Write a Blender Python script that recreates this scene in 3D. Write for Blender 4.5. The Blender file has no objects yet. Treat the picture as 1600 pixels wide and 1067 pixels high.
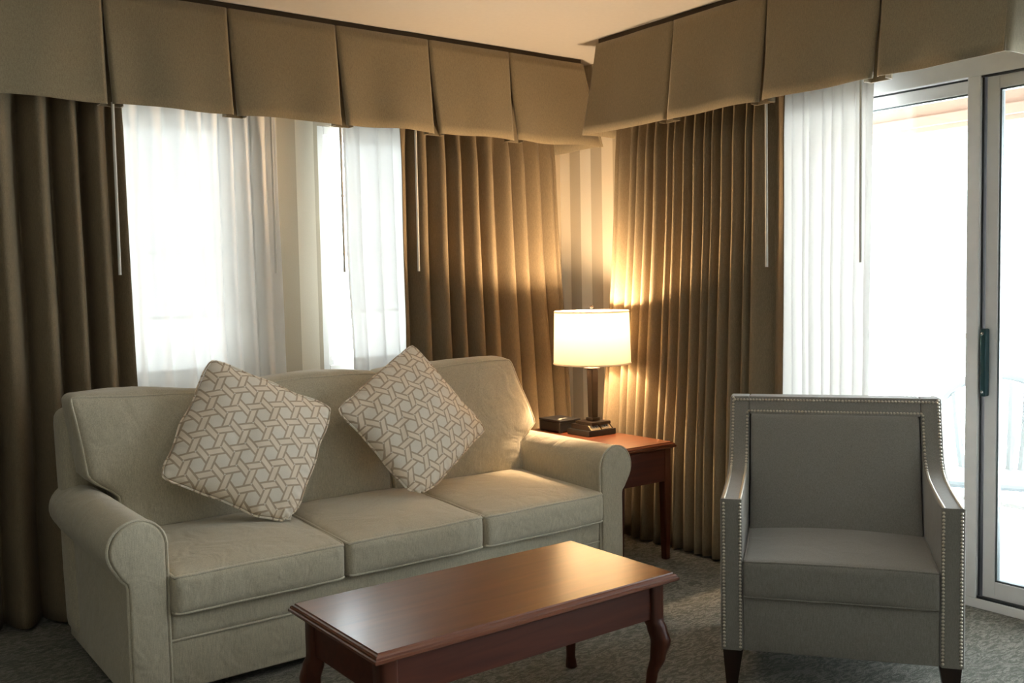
import bpy, bmesh, math, random
from mathutils import Vector, Matrix, noise
R = math.radians
PI = math.pi
sc = bpy.context.scene
C = sc.collection

# ------------------------------------------------------------ camera
YAW, PITCH, ROLL, FPX = 0.641314939, -0.0603700997, -0.019190182, 1517.08842
cam_data = bpy.data.cameras.new('camera')
cam = bpy.data.objects.new('camera', cam_data)
C.objects.link(cam)
fwd = Vector((math.sin(YAW) * math.cos(PITCH), math.cos(YAW) * math.cos(PITCH), math.sin(PITCH)))
rgt = Vector((math.cos(YAW), -math.sin(YAW), 0))
upv = rgt.cross(fwd)
cr, sr = math.cos(ROLL), math.sin(ROLL)
r2 = rgt * cr + upv * sr
u2 = upv * cr - rgt * sr
cam.matrix_world = Matrix(((r2.x, u2.x, -fwd.x, 0), (r2.y, u2.y, -fwd.y, 0), (r2.z, u2.z, -fwd.z, 1.4), (0, 0, 0, 1)))
cam_data.sensor_width = 36
cam_data.lens = FPX * 36 / 1600
cam_data.clip_start = 0.05
sc.camera = cam

# ------------------------------------------------------------ world, daylight, exposure
world = bpy.data.worlds.new('overcast_sky')
sc.world = world
world.use_nodes = True
bg = world.node_tree.nodes['Background']
bg.inputs[1].default_value = 1.0
wt = world.node_tree
_tc = wt.nodes.new('ShaderNodeTexCoord'); _sp = wt.nodes.new('ShaderNodeSeparateXYZ'); _mr = wt.nodes.new('ShaderNodeMapRange'); _mx = wt.nodes.new('ShaderNodeMix')
wt.links.new(_tc.outputs['Generated'], _sp.inputs[0]); wt.links.new(_sp.outputs[2], _mr.inputs[0])
_mr.inputs[1].default_value = -0.10; _mr.inputs[2].default_value = 0.0
_mx.data_type = 'RGBA'; wt.links.new(_mr.outputs[0], _mx.inputs[0])
_mx.inputs[6].default_value = (8.6, 8.7, 8.7, 1)     # sunlit ground beyond the balcony
_mx.inputs[7].default_value = (4.3, 4.5, 4.7, 1)       # hazy sky
wt.links.new(_mx.outputs[2], bg.inputs[0])
sc.view_settings.view_transform = 'Standard'
sc.view_settings.look = 'None'
sc.view_settings.gamma = 1
sc.view_settings.use_curve_mapping = False
sc.view_settings.exposure = 1.48
LAMP_W = 27.5

def portal(name, loc, rot, sx, sy):
    l = bpy.data.lights.new(name, 'AREA')
    l.shape = 'RECTANGLE'; l.size = sx; l.size_y = sy
    l.cycles.is_portal = True
    o = bpy.data.objects.new(name, l); C.objects.link(o)
    o.location = loc; o.rotation_euler = rot
    return o

WX, WY, CZ = 3.95, 4.75, 2.70        # right wall, back wall, ceiling
LX, FY = -2.3, -2.6                  # left wall, front wall (behind the camera)
DY0, DY1, DZ = -1.5, 3.10, 2.33      # door opening, lengthened out of view to let in more daylight
W1 = (0.95, 1.85, 0.93, 2.25)        # window 1: x0 x1 z0 z1
W2 = (2.29, 3.10, 0.93, 2.25)
portal('door_daylight', (WX + 0.12, (DY0 + DY1) / 2, DZ / 2), (0, R(90), 0), DZ, DY1 - DY0)
for w in (W1, W2):
    portal('window_daylight', ((w[0] + w[1]) / 2, WY + 0.13, (w[2] + w[3]) / 2), (R(-90), 0, 0), w[1] - w[0], w[3] - w[2])

# ------------------------------------------------------------ materials
class NT:
    def __init__(s, m):
        s.t = m.node_tree; s.n = s.t.nodes
    def new(s, ty, **kw):
        n = s.n.new(ty)
        for k, v in kw.items(): setattr(n, k, v)
        return n
    def link(s, a, b): s.t.links.new(a, b)
    def math(s, op, a, b=None, c=None):
        n = s.n.new('ShaderNodeMath'); n.operation = op
        for i, v in enumerate((a, b, c)):
            if v is None: continue
            if isinstance(v, (int, float)): n.inputs[i].default_value = v
            else: s.link(v, n.inputs[i])
        return n.outputs[0]
    def mix(s, f, a, b):
        n = s.n.new('ShaderNodeMix'); n.data_type = 'RGBA'
        for i, v in ((0, f), (6, a), (7, b)):
            if isinstance(v, (int, float)): n.inputs[i].default_value = v
            elif isinstance(v, tuple): n.inputs[i].default_value = (*v[:3], 1)
            else: s.link(v, n.inputs[i])
        return n.outputs[2]

def base(name):
    m = bpy.data.materials.new(name); m.use_nodes = True
    return m, NT(m), m.node_tree.nodes['Principled BSDF']

def plain(name, col, rough=0.6, metal=0.0, spec=0.5, var=0.0, scale=20):
    m, t, p = base(name)
    p.inputs['Base Color'].default_value = (*col, 1)
    p.inputs['Roughness'].default_value = rough
    p.inputs['Metallic'].default_value = metal
    p.inputs['Specular IOR Level'].default_value = spec
    if var:
        tc = t.new('ShaderNodeTexCoord'); nz = t.new('ShaderNodeTexNoise'); nz.inputs['Scale'].default_value = scale
        t.link(tc.outputs['Object'], nz.inputs['Vector'])
        c = t.mix(nz.outputs[0], tuple(x * (1 - var) for x in col), tuple(min(1, x * (1 + var)) for x in col))
        t.link(c, p.inputs['Base Color'])
    return m

def fabric(name, col, var=0.18, scale=260, bump=0.25, sheen=0.35, wr=0.0, rough=0.9):
    m, t, p = base(name)
    tc = t.new('ShaderNodeTexCoord')
    nz = t.new('ShaderNodeTexNoise'); nz.inputs['Scale'].default_value = scale; nz.inputs['Detail'].default_value = 3
    t.link(tc.outputs['Object'], nz.inputs['Vector'])
    mp = t.new('ShaderNodeMapping'); mp.inputs['Scale'].default_value = (1, 1, 0.12)
    t.link(tc.outputs['Object'], mp.inputs['Vector'])
    n2 = t.new('ShaderNodeTexNoise'); n2.inputs['Scale'].default_value = scale * 1.3; t.link(mp.outputs[0], n2.inputs['Vector'])
    f = t.math('MULTIPLY', t.math('ADD', nz.outputs[0], n2.outputs[0]), 0.5)
    ramp = t.new('ShaderNodeMapRange'); ramp.inputs[1].default_value = 0.35; ramp.inputs[2].default_value = 0.65
    t.link(f, ramp.inputs[0])
    c = t.mix(ramp.outputs[0], tuple(x * (1 - var) for x in col), tuple(x * (1 + var) for x in col))
    t.link(c, p.inputs['Base Color'])
    p.inputs['Roughness'].default_value = rough
    p.inputs['Specular IOR Level'].default_value = 0.15
    p.inputs['Sheen Weight'].default_value = sheen
    p.inputs['Sheen Roughness'].default_value = 0.5
    h = f
    b = t.new('ShaderNodeBump'); b.inputs['Strength'].default_value = bump; b.inputs['Distance'].default_value = 0.0012
    t.link(h, b.inputs['Height'])
    if wr:
        n3 = t.new('ShaderNodeTexNoise'); n3.inputs['Scale'].default_value = 7; n3.inputs['Detail'].default_value = 2
        n3.inputs['Distortion'].default_value = 1.2
        t.link(tc.outputs['Object'], n3.inputs['Vector'])
        b2 = t.new('ShaderNodeBump'); b2.inputs['Strength'].default_value = wr; b2.inputs['Distance'].default_value = 0.02
        t.link(n3.outputs[0], b2.inputs['Height']); t.link(b2.outputs[0], b.inputs['Normal'])
    t.link(b.outputs[0], p.inputs['Normal'])
    return m

def wood(name, dark, light, rough=0.3, axis=0, coat=0.0):
    m, t, p = base(name)
    tc = t.new('ShaderNodeTexCoord'); mp = t.new('ShaderNodeMapping')
    s = [14, 14, 14]; s[axis] = 1.2
    mp.inputs['Scale'].default_value = s
    t.link(tc.outputs['Object'], mp.inputs['Vector'])
    nz = t.new('ShaderNodeTexNoise'); nz.inputs['Scale'].default_value = 2.2; nz.inputs['Detail'].default_value = 8
    nz.inputs['Distortion'].default_value = 0.8
    t.link(mp.outputs[0], nz.inputs['Vector'])
    rp = t.new('ShaderNodeMapRange'); rp.inputs[1].default_value = 0.3; rp.inputs[2].default_value = 0.7
    t.link(nz.outputs[0], rp.inputs[0])
    t.link(t.mix(rp.outputs[0], dark, light), p.inputs['Base Color'])
    p.inputs['Roughness'].default_value = rough
    p.inputs['Coat Weight'].default_value = coat
    p.inputs['Coat Roughness'].default_value = 0.24; p.inputs['Coat IOR'].default_value = 1.55; p.inputs['Specular IOR Level'].default_value = 0.35
    return m

def wallpaper():
    m, t, p = base('striped_wallpaper')
    tc = t.new('ShaderNodeTexCoord'); sp = t.new('ShaderNodeSeparateXYZ'); t.link(tc.outputs['Object'], sp.inputs[0])
    ge = t.new('ShaderNodeNewGeometry'); gs = t.new('ShaderNodeSeparateXYZ'); t.link(ge.outputs['True Normal'], gs.inputs[0])
    isx = t.math('GREATER_THAN', t.math('ABSOLUTE', gs.outputs[0]), 0.5)
    per = 0.2044
    fx = t.math('FRACT', t.math('DIVIDE', t.math('SUBTRACT', sp.outputs[0], 2.063 - per * 40), per))
    fy = t.math('FRACT', t.math('DIVIDE', t.math('SUBTRACT', sp.outputs[1], 4.493 - per * 40), per * 0.96))
    f = t.math('ADD', t.math('MULTIPLY', fx, t.math('SUBTRACT', 1, isx)), t.math('MULTIPLY', fy, isx))
    dk = t.math('LESS_THAN', f, 0.5)
    nz = t.new('ShaderNodeTexNoise'); nz.inputs['Scale'].default_value = 180; t.link(tc.outputs['Object'], nz.inputs['Vector'])
    a = t.mix(dk, (0.78, 0.71, 0.58), (0.53, 0.46, 0.345))
    c = t.mix(t.math('MULTIPLY', nz.outputs[0], 0.16), a, (0.2, 0.17, 0.12))
    t.link(c, p.inputs['Base Color']); p.inputs['Roughness'].default_value = 0.7
    p.inputs['Specular IOR Level'].default_value = 0.2
    return m

def carpet():
    m, t, p = base('patterned_carpet')
    tc = t.new('ShaderNodeTexCoord')
    mp = t.new('ShaderNodeMapping'); mp.inputs['Rotation'].default_value = (0, 0, R(35)); mp.inputs['Scale'].default_value = (1, 2.4, 1)
    t.link(tc.outputs['Object'], mp.inputs['Vector'])
    n1 = t.new('ShaderNodeTexNoise'); n1.inputs['Scale'].default_value = 15; n1.inputs['Detail'].default_value = 6; n1.inputs['Distortion'].default_value = 2.5
    t.link(mp.outputs[0], n1.inputs['Vector'])
    n2 = t.new('ShaderNodeTexNoise'); n2.inputs['Scale'].default_value = 230; n2.inputs['Detail'].default_value = 3
    t.link(tc.outputs['Object'], n2.inputs['Vector'])
    r1 = t.new('ShaderNodeMapRange'); r1.inputs[1].default_value = 0.42; r1.inputs[2].default_value = 0.6; t.link(n1.outputs[0], r1.inputs[0])
    c = t.mix(r1.outputs[0], (0.19, 0.187, 0.158), (0.38, 0.36, 0.31))
    r2_ = t.new('ShaderNodeMapRange'); r2_.inputs[1].default_value = 0.35; r2_.inputs[2].default_value = 0.65; t.link(n2.outputs[0], r2_.inputs[0])
    c2 = t.mix(t.math('MULTIPLY', r2_.outputs[0], 0.55), c, (0.08, 0.077, 0.065))
    t.link(c2, p.inputs['Base Color']); p.inputs['Roughness'].default_value = 1; p.inputs['Specular IOR Level'].default_value = 0.05
    b = t.new('ShaderNodeBump'); b.inputs['Strength'].default_value = 0.9; b.inputs['Distance'].default_value = 0.006
    t.link(t.math('ADD', n2.outputs[0], t.math('MULTIPLY', n1.outputs[0], 0.8)), b.inputs['Height']); t.link(b.outputs[0], p.inputs['Normal'])
    return m

def sheer(name, tr=0.42, trans=.2, col=(0.95, 0.93, 0.905)):
    m = bpy.data.materials.new(name); m.use_nodes = True
    t = NT(m); t.n.clear()
    out = t.new('ShaderNodeOutputMaterial')
    tl = t.new('ShaderNodeBsdfTranslucent'); tl.inputs[0].default_value = (*col, 1)
    df = t.new('ShaderNodeBsdfDiffuse'); df.inputs[0].default_value = (*col, 1)
    tp = t.new('ShaderNodeBsdfTransparent')
    m1 = t.new('ShaderNodeMixShader'); m1.inputs[0].default_value = 1 - trans
    t.link(tl.outputs[0], m1.inputs[1]); t.link(df.outputs[0], m1.inputs[2])
    m2 = t.new('ShaderNodeMixShader')
    # woven threads: denser when seen edge-on
    lw = t.new('ShaderNodeLayerWeight'); lw.inputs[0].default_value = 0.35
    f = t.math('SUBTRACT', 1 , t.math('MULTIPLY', tr, t.math('SUBTRACT', 1, lw.outputs['Facing'])))
    t.link(f, m2.inputs[0]); t.link(tp.outputs[0], m2.inputs[1]); t.link(m1.outputs[0], m2.inputs[2])
    t.link(m2.outputs[0], out.inputs[0])
    return m

def glass(name):
    m = bpy.data.materials.new(name); m.use_nodes = True
    t = NT(m); t.n.clear()
    out = t.new('ShaderNodeOutputMaterial')
    tp = t.new('ShaderNodeBsdfTransparent'); tp.inputs[0].default_value = (0.93, 0.97, 0.97, 1)
    gl = t.new('ShaderNodeBsdfGlossy'); gl.inputs['Roughness'].default_value = 0.02
    fr = t.new('ShaderNodeFresnel'); fr.inputs[0].default_value = 1.45
    mx = t.new('ShaderNodeMixShader'); t.link(fr.outputs[0], mx.inputs[0]); t.link(tp.outputs[0], mx.inputs[1]); t.link(gl.outputs[0], mx.inputs[2])
    t.link(mx.outputs[0], out.inputs[0])
    return m

def shade_mat():
    m = bpy.data.materials.new('linen_lamp_shade'); m.use_nodes = True
    t = NT(m); t.n.clear()
    out = t.new('ShaderNodeOutputMaterial')
    tl = t.new('ShaderNodeBsdfTranslucent'); tl.inputs[0].default_value = (0.60, 0.56, 0.49, 1)
    df = t.new('ShaderNodeBsdfDiffuse'); df.inputs[0].default_value = (0.88, 0.82, 0.72, 1)
    m1 = t.new('ShaderNodeMixShader'); m1.inputs[0].default_value = 0.62
    t.link(tl.outputs[0], m1.inputs[1]); t.link(df.outputs[0], m1.inputs[2]); t.link(m1.outputs[0], out.inputs[0])
    return m

def lattice_fabric():
    """cream cushion cloth woven with a three-way hexagon lattice"""
    m, t, p = base('hexagon_lattice_fabric')
    tc = t.new('ShaderNodeTexCoord'); sp = t.new('ShaderNodeSeparateXYZ'); t.link(tc.outputs['Object'], sp.inputs[0])
    nz = t.new('ShaderNodeTexNoise'); nz.inputs['Scale'].default_value = 9; t.link(tc.outputs['Object'], nz.inputs['Vector'])
    a = 0.080; w = 0.153; e = 0.088
    x, z = sp.outputs[0], sp.outputs[2]
    I, ED = [], []
    for k in range(3):
        th = R(60 * k)
        u = t.math('ADD', t.math('MULTIPLY', x, math.cos(th) / a), t.math('MULTIPLY', z, math.sin(th) / a))
        if k == 1: u = t.math('ADD', u, 0.0)
        d = t.math('ABSOLUTE', t.math('SUBTRACT', t.math('FRACT', t.math('ADD', u, 100.0)), 0.5))
        I.append(t.math('LESS_THAN', d, w + e / 2)); ED.append(t.math('GREATER_THAN', d, w - e / 2))
    line = None; anyin = None
    for i, j in ((0, 2), (1, 0), (2, 1)):
        sh = t.math('MULTIPLY', I[i], t.math('SUBTRACT', 1, I[j]))
        l = t.math('MULTIPLY', sh, ED[i])
        line = l if line is None else t.math('MAXIMUM', line, l)
        anyin = sh if anyin is None else t.math('MAXIMUM', anyin, sh)
    c = t.mix(anyin, (0.90, 0.83, 0.72), (0.95, 0.83, 0.68))
    c = t.mix(line, c, (0.56, 0.44, 0.32))
    fz = t.new('ShaderNodeTexNoise'); fz.inputs['Scale'].default_value = 300; t.link(tc.outputs['Object'], fz.inputs['Vector'])
    c = t.mix(t.math('MULTIPLY', fz.outputs[0], 0.2), c, (0.4, 0.36, 0.3))
    t.link(c, p.inputs['Base Color']); p.inputs['Roughness'].default_value = 0.85; p.inputs['Specular IOR Level'].default_value = 0.2
    b = t.new('ShaderNodeBump'); b.inputs['Strength'].default_value = 0.3; b.inputs['Distance'].default_value = 0.001
    t.link(fz.outputs[0], b.inputs['Height']); t.link(b.outputs[0], p.inputs['Normal'])
    return m

M = dict(
    wall=wallpaper(), carpet=carpet(), ceiling=plain('painted_ceiling', (0.66, 0.645, 0.62), 0.9, var=0.04, scale=40),
    white=plain('white_vinyl', (0.78, 0.78, 0.76), 0.45), alu=plain('grey_aluminium', (0.88, 0.88, 0.89), 0.5, 0.0, var=0.05),
    alu_dark=plain('dark_aluminium', (0.14, 0.17, 0.18), 0.4, 0.5), seal=plain('black_rubber', (0.03, 0.035, 0.04), 0.6),
    handle=plain('teal_black_handle', (0.02, 0.07, 0.08), 0.35, 0.3), screw=plain('steel_screw', (0.6, 0.6, 0.6), 0.25, 1),
    glass=glass('window_glass'), drape=fabric('olive_taupe_drape', (0.235, 0.182, 0.115), wr=0.0, scale=330, sheen=0.08),
    valance=fabric('taupe_valance', (0.28, 0.228, 0.145), scale=300), sheer=sheer('white_sheer', 0.020, .076), sheer2=sheer('white_sheer_door', 0.008, .094),
    sofa=fabric('sage_beige_upholstery', (0.535, 0.48, 0.362), wr=0.5, scale=280), pipe=fabric('sage_beige_piping', (0.585, 0.53, 0.41), scale=300),
    chair=fabric('grey_linen_upholstery', (0.265, 0.248, 0.222), wr=0.12, scale=340), lattice=lattice_fabric(),
    nail=plain('pewter_nailhead', (0.74, 0.68, 0.58), 0.32, 1.0), legwood=wood('dark_wood', (0.012, 0.005, 0.003), (0.03, 0.012, 0.007), 0.35, 2),
    top=wood('cherry_top', (0.105, 0.024, 0.008), (0.165, 0.042, 0.012), 0.40, 0, 0.85), cherry=wood('cherry_apron', (0.062, 0.012, 0.005), (0.10, 0.021, 0.008), 0.5, 0),
    cherryleg=wood('cherry_leg', (0.055, 0.014, 0.007), (0.10, 0.025, 0.011), 0.32, 2),
    bronze=plain('dark_bronze', (0.035, 0.024, 0.018), 0.35, 0.6), black=plain('black_plastic', (0.012, 0.012, 0.013), 0.4),
    plate=plain('brushed_brass_plate', (0.55, 0.45, 0.30), 0.4, 0.6), shade=shade_mat(), rod=plain('white_wand', (0.75, 0.74, 0.70), 0.35),
    grey=plain('grey_print', (0.35, 0.34, 0.32), 0.5), plastic=plain('pale_blue_white_plastic', (0.33, 0.36, 0.375), 0.5),
    concrete=plain('pale_balcony_concrete', (0.30, 0.30, 0.295), 0.9, var=0.1), soffit=plain('salmon_soffit', (0.31, 0.225, 0.185), 0.9),
    rail=plain('white_railing', (0.3, 0.3, 0.3), 0.5), dark_board=plain('brown_mounting_board', (0.05, 0.035, 0.02), 0.8),
    low_bounce=plain('low_bounce_taupe', (0.24, 0.21, 0.165), 0.8, var=0.05), base=plain('white_baseboard', (0.6, 0.56, 0.48), 0.5),  # taupe of the unseen walls set dark to cut frontal light bounce
)
bulbm = bpy.data.materials.new('lit_bulb'); bulbm.use_nodes = True
_t = NT(bulbm); _t.n.clear(); _o = _t.new('ShaderNodeOutputMaterial'); _e = _t.new('ShaderNodeEmission')
_e.inputs[0].default_value = (1.0, 0.72, 0.42, 1); _e.inputs[1].default_value = 12; _t.link(_e.outputs[0], _o.inputs[0])

# ------------------------------------------------------------ mesh helpers
def link(name, me, mat=None, parent=None, smooth=False, angle=None):
    o = bpy.data.objects.new(name, me); C.objects.link(o)
    if mat: me.materials.append(mat)
    if smooth:
        for p in me.polygons: p.use_smooth = True
        if angle is not None:
            try: me.set_sharp_from_angle(angle=R(angle))
            except Exception: pass
    if parent: o.parent = parent
    return o

def obj(name, bm, mat=None, parent=None, smooth=False, angle=35):
    me = bpy.data.meshes.new(name)
    bmesh.ops.recalc_face_normals(bm, faces=bm.faces)
    bm.to_mesh(me); bm.free()
    return link(name, me, mat, parent, smooth, angle)

def thing(name, label, cat, loc=(0, 0, 0), rz=0, group=None):
    o = bpy.data.objects.new(name, None); C.objects.link(o)
    o.location = loc; o.rotation_euler = (0, 0, rz)
    tag(o, label, cat, group)
    return o

def tag(o, label, cat, group=None, kind=None):
    if label: o['label'] = label
    if cat: o['category'] = cat
    if group: o['group'] = group
    if kind: o['kind'] = kind
    return o

def struct(o): o['kind'] = 'structure'; return o

def box(bm, x0, x1, y0, y1, z0, z1, bev=0.0, seg=2, mat=None):
    b = bmesh.new()
    bmesh.ops.create_cube(b, size=1)
    for v in b.verts:
        v.co = Vector((x0 + (v.co.x + .5) * (x1 - x0), y0 + (v.co.y + .5) * (y1 - y0), z0 + (v.co.z + .5) * (z1 - z0)))
    if bev > 0:
        bmesh.ops.bevel(b, geom=b.edges[:], offset=bev, segments=seg, affect='EDGES', profile=0.5)
    me = bpy.data.meshes.new('tmp'); b.to_mesh(me); b.free()
    if mat: me.transform(mat)
    bm.from_mesh(me); bpy.data.meshes.remove(me)
    return bm

def B(*a, **k): return box(bmesh.new(), *a, **k)

def prism(bm, pts, axis, a0, a1, bev=0.0, seg=2):
    """extrude a 2D outline; axis 1: pts are (x,z) extruded along y; 0: pts (y,z) along x; 2: pts (x,y) along z"""
    b = bmesh.new()
    def mk(p, a):
        return {0: (a, p[0], p[1]), 1: (p[0], a, p[1]), 2: (p[0], p[1], a)}[axis]
    va = [b.verts.new(mk(p, a0)) for p in pts]; vb = [b.verts.new(mk(p, a1)) for p in pts]
    fa = b.faces.new(va); fb = b.faces.new(list(reversed(vb)))
    n = len(pts)
    for i in range(n): b.faces.new((va[i], vb[i], vb[(i + 1) % n], va[(i + 1) % n]))
    bmesh.ops.recalc_face_normals(b, faces=b.faces)
    if bev:
        es = [e for e in b.edges if (fa in e.link_faces or fb in e.link_faces)]
        bmesh.ops.bevel(b, geom=es, offset=bev, segments=seg, affect='EDGES', profile=0.5)
    me = bpy.data.meshes.new('tmp'); b.to_mesh(me); b.free(); bm.from_mesh(me); bpy.data.meshes.remove(me)
    return bm

def tube(bm, pts, rad, seg=8, closed=False):
    pts = [Vector(p) for p in pts]; n = len(pts)
    rings = []
    prev = None
    for i, p in enumerate(pts):
        if closed: d = pts[(i + 1) % n] - pts[i - 1]
        else: d = pts[min(i + 1, n - 1)] - pts[max(i - 1, 0)]
        d.normalize()
        if prev is None:
            a = d.cross(Vector((0, 0, 1)) if abs(d.z) < .9 else Vector((1, 0, 0))).normalized()
        else:
            a = (prev - d * prev.dot(d)).normalized()
        prev = a
        b = d.cross(a)
        rr = rad(i / (n - 1)) if callable(rad) else rad
        rings.append([bm.verts.new(p + (a * math.cos(2 * PI * k / seg) + b * math.sin(2 * PI * k / seg)) * rr) for k in range(seg)])
    m = n if closed else n - 1
    for i in range(m):
        r0, r1 = rings[i], rings[(i + 1) % n]
        off = 0
        if closed and i == n - 1:
            off = min(range(seg), key=lambda q: (r0[0].co - r1[q].co).length)
        for k in range(seg):
            bm.faces.new((r0[k], r0[(k + 1) % seg], r1[(k + 1 + off) % seg], r1[(k + off) % seg]))
    if not closed:
        bm.faces.new(list(reversed(rings[0]))); bm.faces.new(rings[-1])
    return bm

def lathe(bm, prof, cx=0, cy=0, seg=48, cap=True):
    rings = []
    for r, z in prof:
        rings.append([bm.verts.new((cx + r * math.cos(2 * PI * k / seg), cy + r * math.sin(2 * PI * k / seg), z)) for k in range(seg)])
    for a, b in zip(rings, rings[1:]):
        for k in range(seg): bm.faces.new((a[k], a[(k + 1) % seg], b[(k + 1) % seg], b[k]))
    if cap:
        bm.faces.new(list(reversed(rings[0]))); bm.faces.new(rings[-1])
    return bm

def clamp(v, a, b): return max(a, min(b, v))
def smooth01(t): t = clamp(t, 0, 1); return t * t * (3 - 2 * t)
def lerp(a, b, t): return a + (b - a) * t

def soft_pos(p, half, r, crown, nz, seed):
    """p on the unit cube surface -> rounded puffy box"""
    h = Vector(half)
    P = Vector((p[0] * h.x, p[1] * h.y, p[2] * h.z))
    q = Vector([clamp(P[i], -h[i] + r, h[i] - r) for i in range(3)])
    d = P - q
    if d.length > 1e-9: P = q + d.normalized() * r
    cx = max(0, 1 - abs(p[0]) ** 2.6); cy = max(0, 1 - abs(p[1]) ** 2.6); cz = max(0, 1 - abs(p[2]) ** 2.6)
    P.z += (1 if p[2] > 0 else -1) * abs(p[2]) ** 3 * cx * cy * crown[2]
    P.y += (1 if p[1] > 0 else -1) * abs(p[1]) ** 3 * cx * cz * crown[1]
    P.x += (1 if p[0] > 0 else -1) * abs(p[0]) ** 3 * cy * cz * crown[0]
    if nz:
        n = noise.noise_vector(P * 5.0 + Vector((seed * 7.1, seed * 3.3, 0)))
        n2 = noise.noise_vector(P * 16.0 + Vector((seed, 5.0, seed * 2)))
        P += n * nz + n2 * nz * 0.25
    return P

def soft_box(half, r, crown, nz=0.0, seed=0, n=(28, 14, 12), warp=None):
    bm = bmesh.new(); vd = {}
    def V(i, j, k):
        key = (i, j, k)
        if key not in vd:
            # denser near edges
            f = lambda a, m: math.sin((a / m - .5) * PI * 0.94) / math.sin(PI * 0.47)
            p = (f(i, n[0]), f(j, n[1]), f(k, n[2]))
            P = soft_pos(p, half, r, crown, nz, seed)
            if warp: P = warp(P)
            vd[key] = bm.verts.new(P)
        return vd[key]
    for i in range(n[0]):
        for j in range(n[1]):
            for k in (0, n[2]): bm.faces.new((V(i, j, k), V(i + 1, j, k), V(i + 1, j + 1, k), V(i, j + 1, k)))
    for i in range(n[0]):
        for k in range(n[2]):
            for j in (0, n[1]): bm.faces.new((V(i, j, k), V(i + 1, j, k), V(i + 1, j, k + 1), V(i, j, k + 1)))
    for j in range(n[1]):
        for k in range(n[2]):
            for i in (0, n[0]): bm.faces.new((V(i, j, k), V(i, j + 1, k), V(i, j + 1, k + 1), V(i, j, k + 1)))
    return bm

def soft_loop(half, r, crown, nz, seed, ax, side, warp=None, N=30, out=0.0015):
    """welt path round the rim of one face: ax is the face axis, side +-1"""
    o = [a for a in range(3) if a != ax]
    pts = []
    corners = [(-1, -1), (1, -1), (1, 1), (-1, 1)]
    f45 = 1 - r * 0.29 / half[ax]
    for c in range(4):
        a, b = corners[c], corners[(c + 1) % 4]
        for s in range(N):
            t = s / N
            u = lerp(a[0], b[0], t); v = lerp(a[1], b[1], t)
            p = [0, 0, 0]; p[ax] = side * 1.0; p[o[0]] = u; p[o[1]] = v
            P = soft_pos(p, half, r, crown, nz, seed)
            # push out to lie on the 45 degree ridge
            if warp: P = warp(P)
            pts.append(P)
    return pts

# ------------------------------------------------------------ room shell
def wall_with_holes(name, axis, pos, thick, a0, a1, holes, mat):
    """axis 'x': wall plane y=pos spanning x; axis 'y': wall plane x=pos spanning y"""
    bm = bmesh.new()
    cuts = sorted(set([a0, a1] + [h[0] for h in holes] + [h[1] for h in holes]))
    for s, e in zip(cuts, cuts[1:]):
        hs = [h for h in holes if h[0] <= s and h[1] >= e]
        spans = [(0, CZ)]
        if hs:
            h = hs[0]; spans = [(0, h[2]), (h[3], CZ)] if h[2] > 0 else [(h[3], CZ)]
        for z0, z1 in spans:
            if axis == 'x': box(bm, s, e, pos, pos + thick, z0, z1)
            else: box(bm, pos, pos + thick, s, e, z0, z1)
    return struct(obj(name, bm, mat))

struct(obj('floor', B(LX - .1, WX + .1, FY - .1, WY + .14, -0.1, 0), M['carpet']))
struct(obj('ceiling', B(LX - .1, WX + .14, FY - .1, WY + .14, CZ, CZ + .1), M['ceiling']))
wall_with_holes('wall_back', 'x', WY, 0.14, LX - .1, WX + .14, [W1, W2], M['wall'])
wall_with_holes('wall_right', 'y', WX, 0.14, FY - .1, WY, [(DY0, DY1, 0, DZ)], M['wall'])
wall_with_holes('wall_left', 'y', LX - .1, 0.1, FY - .1, WY, [], M['low_bounce'])
wall_with_holes('wall_front', 'x', FY - .1, 0.1, LX, WX, [], M['low_bounce'])
struct(obj('baseboard_back', B(LX, WX, WY - .014, WY, 0, 0.10, bev=0.004), M['base']))
struct(obj('baseboard_right', B(WX - .014, WX, DY1 + .0, WY - .014, 0, 0.10, bev=0.004), M['base']))

def window(name, w, muntins, vx):
    x0, x1, z0, z1 = w
    bm = bmesh.new()
    f = 0.045
    y0, y1 = WY + 0.02, WY + 0.12
    box(bm, x0, x0 + f, y0, y1, z0, z1, bev=.004); box(bm, x1 - f, x1, y0, y1, z0, z1, bev=.004)
    box(bm, x0 + f, x1 - f, y0, y1, z0, z0 + f, bev=.004); box(bm, x0 + f, x1 - f, y0, y1, z1 - f, z1, bev=.004)
    root = struct(obj(name, bm, M['white']))
    bm = bmesh.new()
    g = 0.028; X0, X1, Z0, Z1 = x0 + f, x1 - f, z0 + f, z1 - f
    yy0, yy1 = WY + .045, WY + .09
    box(bm, X0, X0 + g, yy0, yy1, Z0, Z1, bev=.003); box(bm, X1 - g, X1, yy0, yy1, Z0, Z1, bev=.003)
    box(bm, X0 + g, X1 - g, yy0, yy1, Z0, Z0 + g, bev=.003); box(bm, X0 + g, X1 - g, yy0, yy1, Z1 - g, Z1, bev=.003)
    obj('sash', bm, M['white'], root)
    bm = bmesh.new()
    for z in muntins: box(bm, X0 + g, X1 - g, WY + .06, WY + .072, z - .007, z + .007)
    for x in vx: box(bm, x - .007, x + .007, WY + .0605, WY + .0715, Z0 + g, Z1 - g)
    obj('muntin', bm, M['white'], root)
    obj('glass_pane', B(X0 + g, X1 - g, WY + .074, WY + .079, Z0 + g, Z1 - g), M['glass'], root)
    obj('window_sill', B(x0 - .03, x1 + .03, WY - .03, WY + .02, z0 - .03, z0 - .001, bev=.006), M['white'], root)
window('window_1', W1, (1.89, 1.575, 1.26), (1.37,))
window('window_2', W2, (1.89, 1.575, 1.26), (2.70,))

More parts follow.
